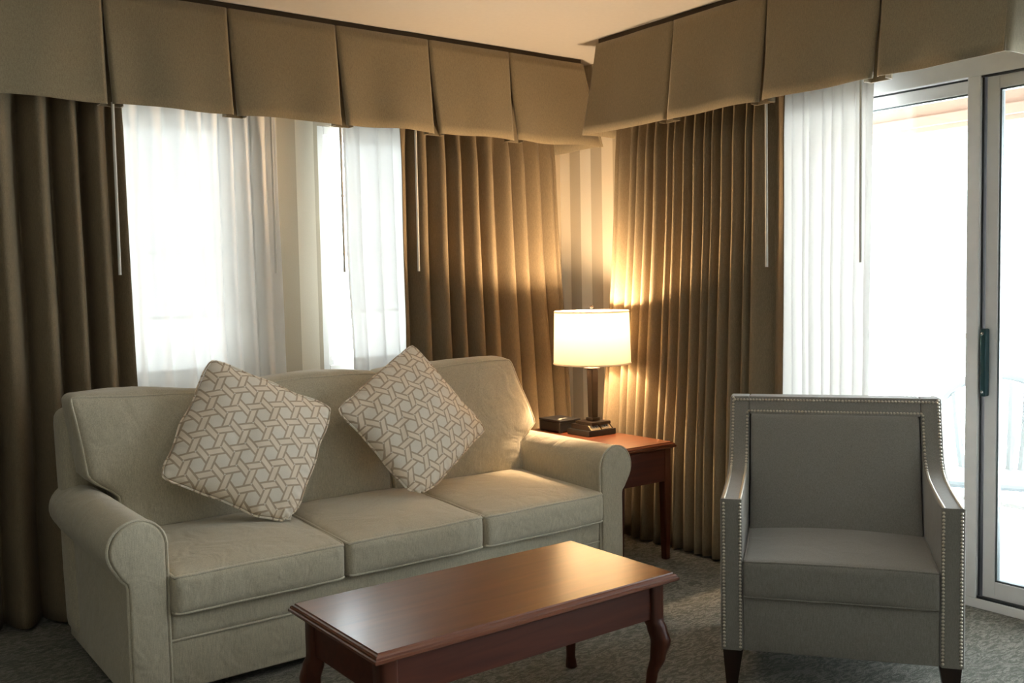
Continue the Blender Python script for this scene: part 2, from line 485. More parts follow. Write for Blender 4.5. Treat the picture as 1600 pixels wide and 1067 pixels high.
# sliding door
def sliding_door():
    bm = bmesh.new()
    x0, x1 = WX - 0.012, WX + 0.11
    box(bm, x0, x1, DY0, DY0 + .05, 0, DZ, bev=.003); box(bm, x0, x1, DY1 - .05, DY1, 0, DZ, bev=.003)
    box(bm, x0, x1, DY0 + .05, DY1 - .05, DZ - .125, DZ, bev=.003)
    box(bm, x0, x1, DY0 + .05, DY1 - .05, 0, .04, bev=.003)
    root = struct(obj('door_1', bm, M['alu']))
    box(bm := bmesh.new(), x0 - .001, x0 + .05, 2.055, 2.11, .04, DZ - .125, bev=.004)
    obj('mullion', bm, M['alu'], root)
    def panel(name, ya, yb, xa, xb, top, bot, st):
        b = bmesh.new()
        z0, z1 = .045, DZ - .129
        box(b, xa, xb, ya, ya + st, z0, z1, bev=.003); box(b, xa, xb, yb - st, yb, z0, z1, bev=.003)
        box(b, xa, xb, ya + st, yb - st, z1 - top, z1, bev=.003); box(b, xa, xb, ya + st, yb - st, z0, z0 + bot, bev=.003)
        p = obj(name, b, M['alu'], root)
        g = bmesh.new(); t = .008
        for (a, c, e, f) in ((ya + st, ya + st + t, z0 + bot, z1 - top), (yb - st - t, yb - st, z0 + bot, z1 - top)):
            box(g, xa + .006, xb - .004, a, c, e, f)
        box(g, xa + .006, xb - .004, ya + st, yb - st, z1 - top - t, z1 - top); box(g, xa + .006, xb - .004, ya + st, yb - st, z0 + bot, z0 + bot + t)
        obj('glazing_seal', g, M['alu_dark'], p)
        xm = (xa + xb) / 2
        obj('glass_pane', B(xm - .003, xm + .003, ya + st + t, yb - st - t, z0 + bot + t, z1 - top - t), M['glass'], p)
        return p
    panel('fixed_panel', 2.09, DY1 - .05, WX + .022, WX + .057, .055, .07, .03)
    sp = panel('sliding_panel', 1.05, 2.040, WX + .012, WX + .047, .055, .075, .05)
    obj('door_seal', B(WX + .002, WX + .10, 2.046, 2.054, .045, DZ - .127), M['seal'], root)
    h = obj('door_handle', B(WX - .028, WX + .011, 2.018, 2.040, .895, 1.175, bev=.006), M['handle'], sp)
    for z in (.915, 1.155):
        b = bmesh.new(); lathe(b, [(.0, 0), (.006, 0), (.006, .003), (.0, .004)], seg=12, cap=False)
        bmesh.ops.rotate(b, verts=b.verts, cent=(0, 0, 0), matrix=Matrix.Rotation(R(-90), 3, 'Y'))
        bmesh.ops.translate(b, verts=b.verts, vec=(WX - .0275, 2.029, z)); obj('screw', b, M['screw'], h)
    panel('sliding_panel', DY0 + .05, 1.08, WX + .055, WX + .09, .055, .075, .05)  # unseen extra panel, added so that more daylight enters
    obj('door_track', B(WX - .008, WX + .01, DY0 + .05, 2.054, .0405, .052, bev=.002), M['seal'], root)
    obj('door_track', B(WX - .008, WX + .01, DY0 + .05, 2.054, DZ - .133, DZ - .1255), M['seal'], root)
    obj('door_track', B(WX + .016, WX + .020, 2.11, DY1 - .05, DZ - .133, DZ - .1255), M['seal'], root)
sliding_door()
# ------------------------------------------------------------ balcony outside
BX = 5.52
struct(obj('floor_balcony', B(WX + .14, BX + .12, -1.0, 4.6, -0.14, -0.02), M['concrete']))
struct(obj('ceiling_balcony', B(WX + .14, BX + .3, -1.0, 4.6, 2.46, 2.56), M['soffit']))
struct(obj('trim_1', B(BX - .08, BX + .14, -1.0, 4.6, 2.24, 2.46, bev=.004), M['soffit']))
struct(obj('trim_2', B(BX - .11, BX - .081, -1.0, 4.6, 2.27, 2.33, bev=.004), M['soffit']))
rl = thing('balcony_railing', 'thin white balcony railing beyond the glass door', 'railing', (BX, 1.8, -0.02))
obj('top_rail', B(-.02, .02, -2.7, 2.7, 1.045, 1.075, bev=.008), M['rail'], rl)
obj('bottom_rail', B(-.012, .012, -2.7, 2.7, .09, .115), M['rail'], rl)
for k in range(9):
    y = -2.7 + k * .675
    obj('post', B(-.013, .013, y - .013, y + .013, 0, 1.045), M['rail'], rl)

def garden_chair():
    t = thing('garden_chair', 'white plastic garden chair with a rounded slatted back out on the balcony', 'chair', (4.72, 2.36, -0.02), R(117))
    # local: faces +y is the sitter's front; back at y = -0.22 .. seat .42
    def bp(u):   # back outline, u 0..1 around arch
        a = PI * (1 - u)
        return Vector((0.31 * math.cos(a), -0.22 - 0.07 * math.sin(a), 0.52 + 0.36 * math.sin(a) ** 0.75))
    bm = bmesh.new()
    arch = [Vector((-.27, .20, .62)), Vector((-.30, .05, .63)), Vector((-.315, -.12, .64))] + [bp(.1 + .8 * k / 24) + Vector((0, 0, .02)) for k in range(25)] + [Vector((.315, -.12, .64)), Vector((.30, .05, .63)), Vector((.27, .20, .62))]
    tube(bm, arch, .024, 8)
    obj('back_frame', bm, M['plastic'], t, True)
    for k in range(7):
        x = -.20 + .4 * k / 6
        z1 = 0.52 + 0.35 * max(0.05, (1 - (x / .31) ** 2)) ** .42
        b = bmesh.new()
        tube(b, [(x * .8, -.17, .42), (x * .9, -.21, .56), (x, -.26, z1)], .021, 6)
        obj('back_slat', b, M['plastic'], t, True)
    obj('seat', soft_box((.235, .225, .018), .015, (0, 0, -.006), n=(12, 12, 2), warp=lambda P: P + Vector((0, .02, .42))), M['plastic'], t, True)
    for sx in (-1, 1):
        for y0, y1, zt in ((.20, .25, .62), (-.16, -.25, .62)):
            b = bmesh.new(); tube(b, [(sx * .275, y0, zt), (sx * .27, (y0 + y1) / 2, .3), (sx * .285, y1, 0.0)], .022, 8); obj('leg', b, M['plastic'], t, True)
garden_chair()

# ------------------------------------------------------------ curtains
def fold_profile(ridges, u0, u1, amp, rng, step=0.006):
    """returns list of (u, d) - d>0 toward the room"""
    n = int((u1 - u0) / step)
    keys = []
    prev = u0
    keys.append((u0, .45 * amp))
    for i, r in enumerate(ridges):
        if i > 0 or r - u0 > .03:
            keys.append(((prev + r) / 2 + rng.uniform(-.006, .006), -amp * rng.uniform(.75, 1.0)))
        keys.append((r, amp * rng.uniform(.7, 1.0)))
        prev = r
    keys.append(((prev + u1) / 2, -amp * .5)) if u1 - prev > .03 else None
    keys.append((u1, .5 * amp))
    keys.sort()
    out = []
    for s in range(n + 1):
        u = u0 + (u1 - u0) * s / n
        for a, b in zip(keys, keys[1:]):
            if a[0] <= u <= b[0] + 1e-9:
                t = clamp((u - a[0]) / max(1e-6, b[0] - a[0]), 0, 1)
                w_ = 1 - (1 - t) ** 2.3 if b[1] > a[1] else t ** 2.3
                out.append((u, lerp(a[1], b[1], .3 * smooth01(t) + .7 * w_))); break
        else: out.append((u, keys[-1][1]))
    return out

def curtain(name, label, cat, wall, centre, ridges, u0, u1, ztop, zbot, amp, mat, rng, flare=None, out_flare=0.0, pinch=True, nv=44, thick=0.002, wand=None, group=None, sway=0.012):
    prof = fold_profile(ridges, u0, u1, amp, rng)
    bm = bmesh.new()
    rows = []
    seed = rng.uniform(0, 50)
    for j in range(nv + 1):
        t = j / nv
        tt = t ** 1.25
        z = lerp(ztop, zbot, tt)
        # amplitude grows below the pinched heading
        a = lerp(.38, 1.0, smooth01((ztop - z) / .30)) if pinch else lerp(.7, 1, smooth01((ztop - z) / .3))
        row = []
        for i, (u, d) in enumerate(prof):
            f = (u - u0) / (u1 - u0)
            uu = u
            if flare: uu = u + lerp(flare[0], flare[1], f) * smooth01(tt)
            # pinch: cloth gathers toward ridges at top
            if pinch and (ztop - z) < .12:
                near = min(ridges, key=lambda r: abs(r - u))
                k = (1 - (ztop - z) / .12)
                uu += (near - u) * .35 * k * math.exp(-((u - near) / .03) ** 2)
            n1 = noise.noise(Vector((u * 6 + seed, z * 0.9, seed)))
            n2 = noise.noise(Vector((u * 2.2 + seed, z * 1.6, 3 + seed)))
            uu += n2 * sway * tt
            dd = d * a * (1 + .25 * n1 * tt) + n1 * sway * .6 * tt + out_flare * tt * tt
            if wall == 'back': co = (uu, WY - centre - dd, z)
            else: co = (WX - centre - dd, uu, z)
            row.append(bm.verts.new(co))
        rows.append(row)
    for a, b in zip(rows, rows[1:]):
        for i in range(len(a) - 1): bm.faces.new((a[i], a[i + 1], b[i + 1], b[i]))
    root = thing(name, label, cat, (0, 0, 0), 0, group)
    if wall == 'back': root.location = ((u0 + u1) / 2, WY - centre, 0)
    else: root.location = (WX - centre, (u0 + u1) / 2, 0)
    bmesh.ops.translate(bm, verts=bm.verts, vec=-root.location)
    o = obj('curtain_panel', bm, mat, root, True, None)
    if thick:
        sm = o.modifiers.new('thickness', 'SOLIDIFY'); sm.thickness = thick; sm.offset = 0
    # heading tape with hooks line
    if wand:
        wu, wd, z0, z1 = wand
        b = bmesh.new()
        P = Vector((wu, WY - wd, 0)) if wall == 'back' else Vector((WX - wd, wu, 0))
        P -= root.location
        tube(b, [(P.x, P.y, z1), (P.x, P.y, z0)], .0065, 10)
        w = obj('pull_wand', b, M['rod'], root, True)
        w['label'] = 'thin white pull wand'
    return root

rng = random.Random(5)
def even(a, b, n, j, rng): return [a + (b - a) * i / (n - 1) + rng.uniform(-j, j) for i in range(n)]
DB = .30   # drape centre from the wall
curtain('drape', 'olive taupe drape hanging at the left of the left window', 'curtain', 'back', DB,
        [0.14 + .145 * k + rng.uniform(-.012, .012) for k in range(7)] + [1.10], 0.085, 1.212, 2.33, .012, .085, M['drape'], rng, (0, .02), .03, wand=(1.16, .385, 1.466, 2.20))
curtain('drape', 'olive taupe drape between right window and room corner, lit gold by lamp', 'curtain', 'back', DB,
        even(2.74, 3.59, 9, .012, rng), 2.607, 3.640, 2.33, .012, .058, M['drape'], rng, (-.01, .10), .03, wand=(2.66, .385, 1.47, 2.20))
curtain('drape', 'wide olive taupe drape covering the corner end of the right wall by the lamp', 'curtain', 'right', .27,
        sorted(even(2.96, 3.86, 15, .018, rng)), 2.815, 3.925, 2.33, .012, .042, M['drape'], rng, (0, .14), .03, wand=(2.865, .35, 1.45, 2.20))
curtain('sheer_curtain', 'white sheer curtain over the left window beside the left drape', 'curtain', 'back', .13,
        even(1.05, 1.93, 11, .03, rng), 1.0, 1.995, 2.365, .03, .034, M['sheer'], rng, (0, .02), 0, thick=0, wand=(1.955, .19, 1.47, 2.33), sway=.02)
curtain('sheer_curtain', 'white sheer curtain over the narrow visible part of the right window', 'curtain', 'back', .13,
        even(2.42, 3.2, 9, .025, rng), 2.365, 3.3, 2.365, .03, .032, M['sheer'], rng, (.04, .0), 0, thick=0, wand=(2.325, .20, 1.47, 2.33), sway=.02)
curtain('sheer_curtain', 'gathered white sheer curtain over the sliding door behind the armchair', 'curtain', 'right', .10,
        even(2.5, 3.12, 12, .012, rng), 2.475, 3.2, 2.365, .03, .036, M['sheer2'], rng, (.03, .0), 0, thick=0, wand=(2.50, .17, 1.46, 2.33), sway=.015)

# ------------------------------------------------------------ valances
def valance(name, label, wall, seams, rng, zt=2.672, zb=2.185, dt=.385, db=.445, ends=(0, 0)):
    root = thing(name, label, 'valance', ((seams[0] + seams[-1]) / 2, WY, zb) if wall == 'back' else (WX, (seams[0] + seams[-1]) / 2, zb))
    L = root.location
    def put(u, d, z):
        return (u - L.x, WY - d - L.y, z - L.z) if wall == 'back' else (WX - d - L.x, u - L.y, z - L.z)
    # dark brown mounting board
    b = bmesh.new()
    a0, a1 = seams[0] + .004, seams[-1] - .004
    c0, c1 = put(a0, 0.002, CZ - .028), put(a1, dt - .012, CZ - .001)
    box(b, min(c0[0], c1[0]), max(c0[0], c1[0]), min(c0[1], c1[1]), max(c0[1], c1[1]), c0[2], c1[2])
    obj('mounting_board', b, M['dark_board'], root)
    nv = 10
    nseg = len(seams) - 1
    for i in range(nseg):
        s, e = seams[i], seams[i + 1]
        b = bmesh.new(); rows = []
        sd = rng.uniform(0, 99); nu = 26
        gl = 0 if i == 0 else rng.uniform(.006, .018)
        gr = 0 if i == nseg - 1 else rng.uniform(.004, .012)
        xl = ends[0] if i == 0 else 0; xr = ends[1] if i == nseg - 1 else 0
        wv = rng.uniform(.3, 1)
        for j in range(nv + 1):
            t = j / nv; row = []
            for k in range(nu + 1):
                f = .5 - .5 * math.cos(PI * k / nu)
                u = lerp(s + .001 + gl * t - xl * t, e - .001 - gr * t + xr * t, f)
                edge = abs(2 * f - 1) ** 6
                d = lerp(dt, db, t ** 1.2) + .012 * t * math.sin(f * PI * 3 + sd) * wv - edge * .004 * t - .016 * abs(2 * f - 1) ** 90 * (0 if (i == 0 and f < .5) or (i == nseg - 1 and f > .5) else 1) + .006 * noise.noise(Vector((u * 7, t * 2, sd)))
                z = lerp(zt, zb + .006 * math.sin(f * PI * 2 + sd * 2) * wv, t)
                row.append(b.verts.new(put(u, d, z)))
            rows.append(row)
        for r0, r1 in zip(rows, rows[1:]):
            for k in range(nu): b.faces.new((r0[k], r0[k + 1], r1[k + 1], r1[k]))
        o = obj('valance_panel', b, M['valance'], root, True, None)
        sm = o.modifiers.new('thickness', 'SOLIDIFY'); sm.thickness = .0025; sm.offset = 0
    # inverted pleat inserts: a folded strip behind each seam, its lower hem just showing
    for i in range(1, nseg):
        s = seams[i]; b = bmesh.new()
        w = .048
        outline = [(-w, .030), (-w * .2, .012), (-w * .2, .020), (-w, .038), (-w, .046), (w, .046), (w, .038), (w * .2, .020), (w * .2, .012), (w, .030)]
        outline = [(-w, .022), (-w - .004, .055), (-w, .072), (w, .072), (w + .004, .055), (w, .022), (w - .003, .022), (w - .003, .067), (-w + .003, .067), (-w + .003, .022)]
        va, vb = [], []
        for (x, d) in outline:
            va.append(b.verts.new(put(s + x, dt - d * .6, zt - .005))); vb.append(b.verts.new(put(s + x + .01, db - d, zb - .004)))
        b.faces.new(va); b.faces.new(list(reversed(vb)))
        n = len(outline)
        for k in range(n): b.faces.new((va[k], vb[k], vb[(k + 1) % n], va[(k + 1) % n]))
        obj('pleat_insert', b, M['valance'], root)
    # returns to the wall
    for idx, (s, ex) in enumerate(((seams[0], -ends[0]), (seams[-1], ends[1]))):
        b = bmesh.new(); rows = []
        for j in range(9):
            t = j / 8; row = []
            for k in range(9):
                f = k / 8
                row.append(b.verts.new(put(s + (-.002 if idx == 0 else .002) + ex * t * f + .01 * t * math.sin(f * 7), lerp(.004, lerp(dt, db, t ** 1.2), f), lerp(zt, zb - .006 * math.sin(f * 5), t))))
            rows.append(row)
        for r0, r1 in zip(rows, rows[1:]):
            for k in range(8): b.faces.new((r0[k], r0[k + 1], r1[k + 1], r1[k]))
        o = obj('valance_return', b, M['valance'], root, True, None)
        sm = o.modifiers.new('thickness', 'SOLIDIFY'); sm.thickness = .004; sm.offset = 0
    # curtain track behind the valance
    for d in (.13 if wall == 'back' else .10, .28):
        c0, c1 = put(a0 + .02, d - .012, zt - .03), put(a1 - .02, d + .012, zt - .005)
        c0, c1 = put(a0 + .02, d - .012, 2.375 + (.0 if d < .2 else 0)), put(a1 - .02, d + .012, 2.40)
        obj('curtain_track', B(min(c0[0], c1[0]), max(c0[0], c1[0]), min(c0[1], c1[1]), max(c0[1], c1[1]), c0[2], c1[2]), M['white'], root)
valance('pleated_valance', 'taupe box-pleated valance along the ceiling above the two windows', 'back',
        [0.05, 0.60, 1.137, 1.680, 2.225, 2.757, 3.280, 3.815], rng, ends=(0, .09))
valance('pleated_valance', 'taupe box-pleated valance along the ceiling above the sliding glass door', 'right',
        [1.745, 2.262, 2.835, 3.408, 3.965], rng, ends=(0.0, .05))

# ------------------------------------------------------------ sofa
def sofa():
    X0, X1, YF, YB = 0.795, 3.108, 3.256, 4.14
    ox, oy = (X0 + X1) / 2, (YF + YB) / 2
    t = thing('sofa', 'sage beige three-seat roll-arm sofa in front of the windows', 'sofa', (ox, oy, 0))
    off = Vector((-ox, -oy, 0))
    def add(name, bm, mat, parent=t, smooth=True, angle=50):
        bmesh.ops.translate(bm, verts=bm.verts, vec=off)
        return obj(name, bm, mat, parent, smooth, angle)
    # arm section outline (left arm) in x,z: inner up, over the roll, back under, down
    def outline(mir=False):
        inner, outer = 0.980, 0.850
        cx, cz, r = 0.885, 0.548, 0.096
        pts = [(inner, 0.03), (inner, 0.30), (inner + .001, 0.45)]
        for k in range(0, 19):
            a = R(-8 + k * (218 / 18.0))
            rx = r if math.cos(a) > 0 else r * 1.0
            pts.append((cx + rx * math.cos(a), cz + r * math.sin(a)))
        pts += [(0.832, 0.452), (0.846, 0.438), (outer, 0.42), (outer, 0.30), (outer, 0.03)]
        if mir: pts = [(X0 + X1 - x, z) for x, z in pts]
        return pts
    for mir in (False, True):
        pl = outline(mir)
        b = bmesh.new(); prism(b, pl, 1, YF + .012, YB, bev=.012, seg=3)
        arm = add('arm', b, M['sofa'])
        # flat front facing panel
        cxm = sum(p[0] for p in pl) / len(pl)
        b = bmesh.new(); prism(b, [(cxm + (x - cxm) * .93, .035 + (z - .03) * .985) for x, z in pl], 1, YF + .002, YF + .02, bev=.008, seg=3)
        fp = add('arm_front_panel', b, M['sofa'], arm)
        b = bmesh.new(); tube(b, [(x, YF + .013, z) for x, z in pl], .0055, 6)
        add('piping', b, M['pipe'], arm)
        b = bmesh.new(); xx = pl[-4][0]
    # base / rails
    add('front_rail', soft_box(((2.925 - .982) / 2, .05, .052), .02, (0, .004, 0), .0015, 3, n=(60, 6, 6), warp=lambda P: P + Vector(((2.925 + .982) / 2, YF + .062, .262))), M['sofa'])
    add('skirt_panel', B(.982, 2.925, YF + .02, YF + .06, .035, .212, bev=.008, seg=3), M['sofa'])
    b = bmesh.new(); tube(b, [(.984, YF + .018, .214), (1.6, YF + .014, .213), (2.2, YF + .014, .213), (2.922, YF + .018, .214)], .005, 6); add('piping', b, M['pipe'])
    add('seat_deck', B(.982, 2.925, YF + .07, YB - .02, .05, .30), M['sofa'])
    for x in (.90, 3.0):
        for y in (YF + .08, YB - .08):
            add('foot', B(x - .03, x + .03, y - .03, y + .03, 0, .034, bev=.004), M['legwood'], smooth=False)
    # back frame, slightly raked, rounded top
    b = soft_box(((3.08 - .825) / 2, .075, .44), .05, (0, .008, .0), .003, 9, n=(50, 8, 20),
                 warp=lambda P: Vector((P.x + (3.08 + .825) / 2, P.y + 4.065 + (P.z) * .11 + .02, P.z + .50)))
    add('back_frame', b, M['sofa'])
    # seat cushions
    xs = [(.985, 1.628), (1.632, 2.256), (2.260, 2.921)]
    for i, (a, c) in enumerate(xs):
        half = ((c - a) / 2, .335, .070); cen = Vector(((a + c) / 2, YF - .02 + .335, .388 - .0))
        w = lambda P, cen=cen, i=i: Vector((P.x, P.y - .006 * math.cos(P.x * 4), P.z + .012 * (P.y / .335))) + cen
        k = ((half), .026, (.002, .008, .028), .0035, 11 + i)
        o = add('seat_cushion', soft_box(*k, n=(34, 26, 10), warp=w), M['sofa'])
        for side in (1, -1):
            pts = soft_loop(*k, 2, side, w)
            h = Vector(half)
            pts2 = []
            for P in pts:
                d = P - cen; d.z = 0
                ex = (abs(d.x) / h.x) ** 10; ey = (abs(d.y) / h.y) ** 10
                pts2.append(P + Vector((math.copysign(ex, d.x), math.copysign(ey, d.y), 0)) * .001)
            b = bmesh.new(); tube(b, pts2, .0056, 8, True); add('piping', b, M['pipe'], o)
    # back cushions
    bx = [(.835, 1.50, 'l'), (1.505, 2.165, 'm'), (2.170, 3.035, 'r')]
    bx = [(.835, 1.555, 'l'), (1.56, 2.18, 'm'), (2.185, 3.035, 'r')]
    for i, (a, c, k) in enumerate(bx):
        zb, zt = .455, (.995, 1.000, 1.018)[i]
        half = ((c - a) / 2, .088, (zt - zb) / 2); cen = Vector(((a + c) / 2, 0, (zt + zb) / 2))
        def w(P, half=half, cen=cen, k=k, a=a, c=c, i=i):
            x = P.x + cen.x; z = P.z + cen.z
            fz = smooth01((z - .60) / .10)
            # narrow the part that sits between the arms
            if k == 'l':
                ins = lerp(.985, a + .0, fz) - a; x = c - (c - x) * (c - a - ins) / (c - a)
                x += (.045 * (1 - (z - .68) / .32) if z > .68 else .045 * fz) * smooth01((c - x) / (c - a) * 1.2) * 1.0
            if k == 'r':
                tgt = lerp(2.935, c + .005, fz)
                x = a + (x - a) * (tgt - a) / (c - a)
                if z > .68: x -= .115 * ((z - .68) / .32) ** 1.1 * smooth01((x - a) / (c - a))
            if k == 'm': x -= .012 * (P.z / half[2]) * 0
            z += {'l': .012 * math.cos((x - a) * 6), 'm': .010 * math.sin((x - a) * 5), 'r': .020 * (x - a) / (c - a) - .012}[k] * smooth01((z - .7) / .3)
            y = P.y + 3.925 + (z - .455) * .16 + (.012 if i == 1 else 0)
            return Vector((x, y, z))
        kk = (half, .032, (.004, .045, .014), .010, 21 + i * 3)
        o = add('back_cushion', soft_box(*kk, n=(34, 10, 28), warp=w), M['sofa'])
        pts = soft_loop(*kk, 1, -1, w)
        ctr = sum(pts, Vector()) / len(pts)
        pts = [P + (P - ctr).normalized() * -.0 + Vector((0, -.004, 0)) for P in pts]
        b = bmesh.new(); tube(b, pts, .0048, 6, True); add('piping', b, M['pipe'], o)
    return t
sofa()

# ------------------------------------------------------------ throw pillows
def pillow(label, loc, roll, lean, yaw, s, seed, th=.088):
    bm = bmesh.new(); n = 44; vf, vb = {}, {}
    rg = random.Random(seed)
    def P(i, j, side):
        u = -1 + 2 * i / n; v = -1 + 2 * j / n
        # edges bow inwards so that corners stand out
        rc = 1 - .060 * (u * u * v * v) ** 3; px = u * rc * (1 - .022 * (1 - v * v)); pz = v * rc * (1 - .022 * (1 - u * u))
        px *= s / 2; pz *= s / 2
        wob = noise.noise_vector(Vector((u * 2.3 + seed * 5, v * 2.3, seed * 2.0))) * .011; px += wob.x; pz += wob.z
        e = max(0, (1 - u ** 2)) ** .55 * max(0, (1 - v ** 2)) ** .55
        y = side * th * e
        q = Vector((px * 9 + seed * 3, pz * 9, side * 2.0))
        y += (noise.noise(q) * .008 + noise.noise(q * 3.1) * .0035) * min(1, e * 2.0)
        # puckers running in from the seam
        edge = 1 - min(1, min(1 - abs(u), 1 - abs(v)) * 5)
        y += side * edge * .006 * math.sin((u if abs(v) > abs(u) else v) * 46 + seed) * (1 if e > 0.02 else 0)
        # crushed lower corner
        dx, dz = u - 1, v + 1
        k = math.exp(-(dx * dx + dz * dz) / .07)
        cr_ = noise.noise_vector(Vector((u * 13, v * 13, side * 4 + seed))); px += k * (.016 * cr_.x - .018); pz += k * (.016 * cr_.z + .014); y += k * .030 * cr_.y * min(1, e * 8)
        return Vector((px, y, pz))
    for i in range(n + 1):
        for j in range(n + 1):
            vf[i, j] = bm.verts.new(P(i, j, -1))
            if i in (0, n) or j in (0, n): vb[i, j] = vf[i, j]
            else: vb[i, j] = bm.verts.new(P(i, j, 1))
    for i in range(n):
        for j in range(n):
            bm.faces.new((vf[i, j], vf[i + 1, j], vf[i + 1, j + 1], vf[i, j + 1]))
            bm.faces.new((vb[i, j], vb[i, j + 1], vb[i + 1, j + 1], vb[i + 1, j]))
    rim = [vf[i, 0].co.copy() for i in range(n)] + [vf[n, j].co.copy() for j in range(n)] + [vf[i, n].co.copy() for i in range(n, 0, -1)] + [vf[0, j].co.copy() for j in range(n, 0, -1)]
    o = obj('throw_pillow', bm, M['lattice'], None, True, None)
    tag(o, label, 'pillow', 'patterned throw pillows on the sofa')
    sb = o.modifiers.new('smooth', 'SUBSURF'); sb.levels = 1; sb.render_levels = 1
    o.matrix_world = Matrix.Translation(loc) @ Matrix.Rotation(yaw, 4, 'Z') @ Matrix.Rotation(-lean, 4, 'X') @ Matrix.Rotation(-roll, 4, 'Y')
    b = bmesh.new(); tube(b, [c * 1.004 for c in rim], .0042, 6, True)
    obj('piping', b, M['lattice'], o, True)
    return o
pillow('lattice-patterned throw pillow leaning at the left end of the sofa, edges tilted slightly', (1.463, 3.72, .787), -.495, .424, -.107, .548, 1)
pillow('lattice-patterned throw pillow standing on its corner between the middle and right seats', (2.229, 3.72, .797), -1.02, .440, .013, .540, 2)

# ------------------------------------------------------------ coffee table
def cabriole(bm, cx, cy, zt, zb, sx, sy, k=1.0):
    """square-ish leg with a knee that swells outward along the diagonal"""
    keys = [(0, .0, .027), (.30, .0, .027), (.36, .008, .031), (.47, .017, .031), (.60, .010, .024), (.75, -.004, .0175), (.88, -.010, .015), (.94, -.004, .018), (1.0, .006, .020)]
    rings = []
    N = 26
    for i in range(N + 1):
        t = i / N
        for a, b in zip(keys, keys[1:]):
            if a[0] <= t <= b[0] + 1e-9:
                f = smooth01((t - a[0]) / (b[0] - a[0])); o_, h = lerp(a[1], b[1], f) * k, lerp(a[2], b[2], f) * k; break
        z = lerp(zt, zb, t); ring = []
        q = .25 if t < .32 else .6
        m = 16
        for s in range(m):
            a = 2 * PI * s / m + PI / m
            c_, s_ = math.cos(a), math.sin(a)
            e = .35 if t < .32 else .75
            ring.append(bm.verts.new((cx + sx * o_ + h * math.copysign(abs(c_) ** e, c_), cy + sy * o_ + h * math.copysign(abs(s_) ** e, s_), z)))
        rings.append(ring)
    for a, b in zip(rings, rings[1:]):
        for s in range(16): bm.faces.new((a[s], a[(s + 1) % 16], b[(s + 1) % 16], b[s]))
    bm.faces.new(list(reversed(rings[0]))); bm.faces.new(rings[-1])

def moulded_top(x0, x1, y0, y1, z, th, lip=.0):
    """board with a stepped ogee edge, as stacked rounded slabs"""
    bm = bmesh.new()
    prof = [(-.030, z), (-.016, z), (-.014, z - .004), (-.009, z - .006), (-.005, z - .010), (-.0045, z - .015), (0, z - .017), (0, z - .024), (-.004, z - .028), (-.012, z - .030), (-.018, z - th)]
    rings = []
    for o, zz in prof:
        rings.append([bm.verts.new(p) for p in ((x0 - o, y0 - o, zz), (x1 + o, y0 - o, zz), (x1 + o, y1 + o, zz), (x0 - o, y1 + o, zz))])
    for a, b in zip(rings, rings[1:]):
        for k in range(4): bm.faces.new((a[k], a[(k + 1) % 4], b[(k + 1) % 4], b[k]))
    bm.faces.new(rings[0]); bm.faces.new(list(reversed(rings[-1])))
    return bm

def coffee_table():
    x0, x1, y0, y1, z = 1.165, 2.283, 2.172, 2.715, .45
    cx, cy = (x0 + x1) / 2, (y0 + y1) / 2
    t = thing('coffee_table', 'cherry wood coffee table with curved legs in front of the sofa', 'table', (cx, cy, 0))
    hx, hy = (x1 - x0) / 2, (y1 - y0) / 2
    obj('table_top', moulded_top(-hx, hx, -hy, hy, z, .034), M['top'], t)
    ix, iy = hx - .055, hy - .055
    zb = .300
    for nm, a in (('apron', (-ix + .02, ix - .02, -iy - .010, -iy + .010)), ('apron', (-ix + .02, ix - .02, iy - .010, iy + .010)), ('apron', (-ix - .010, -ix + .010, -iy + .02, iy - .02)), ('apron', (ix - .010, ix + .010, -iy + .02, iy - .02))):
        obj(nm, B(*a, zb, z - .033, bev=.002), M['cherry'], t)
    for sx in (-1, 1):
        for sy in (-1, 1):
            b = bmesh.new(); cabriole(b, sx * (ix - .006), sy * (iy - .006), z - .033, 0.0, sx, sy, 1.0)
            obj('leg', b, M['cherryleg'], t, True, 60)
coffee_table()

# ------------------------------------------------------------ side table, lamp, radio
STZ = .594
def side_table():
    x0, x1, y0, y1 = 3.125, 3.525, 3.365, 4.20
    cx, cy = (x0 + x1) / 2, (y0 + y1) / 2
    t = thing('side_table', 'cherry wood end table between sofa arm and corner drapes', 'table', (cx, cy, 0))
    hx, hy = (x1 - x0) / 2, (y1 - y0) / 2
    obj('table_top', moulded_top(-hx, hx, -hy, hy, STZ, .034), M['top'], t)
    ix, iy = hx - .03, hy - .03
    for a in ((-ix + .02, ix - .02, -iy - .009, -iy + .009), (-ix + .02, ix - .02, iy - .009, iy + .009), (-ix - .009, -ix + .009, -iy + .02, iy - .02), (ix - .009, ix + .009, -iy + .02, iy - .02)):
        obj('apron', B(*a, .40, STZ - .033, bev=.002), M['cherry'], t)
    for sx in (-1, 1):
        for sy in (-1, 1):
            b = bmesh.new(); cx_, cy_ = sx * (ix - .012), sy * (iy - .012)
            rr = [[b.verts.new((cx_ + ax * h, cy_ + ay * h, z)) for ax, ay in ((-1, -1), (1, -1), (1, 1), (-1, 1))] for z, h in ((STZ - .033, .022), (.38, .022), (0, .016))]
            for q0, q1 in zip(rr, rr[1:]):
                for q in range(4): b.faces.new((q0[q], q0[(q + 1) % 4], q1[(q + 1) % 4], q1[q]))
            b.faces.new(rr[0]); b.faces.new(rr[-1])
            bmesh.ops.bevel(b, geom=b.edges[:], offset=.003, segments=2, affect='EDGES')
            obj('leg', b, M['cherryleg'], t)
side_table()

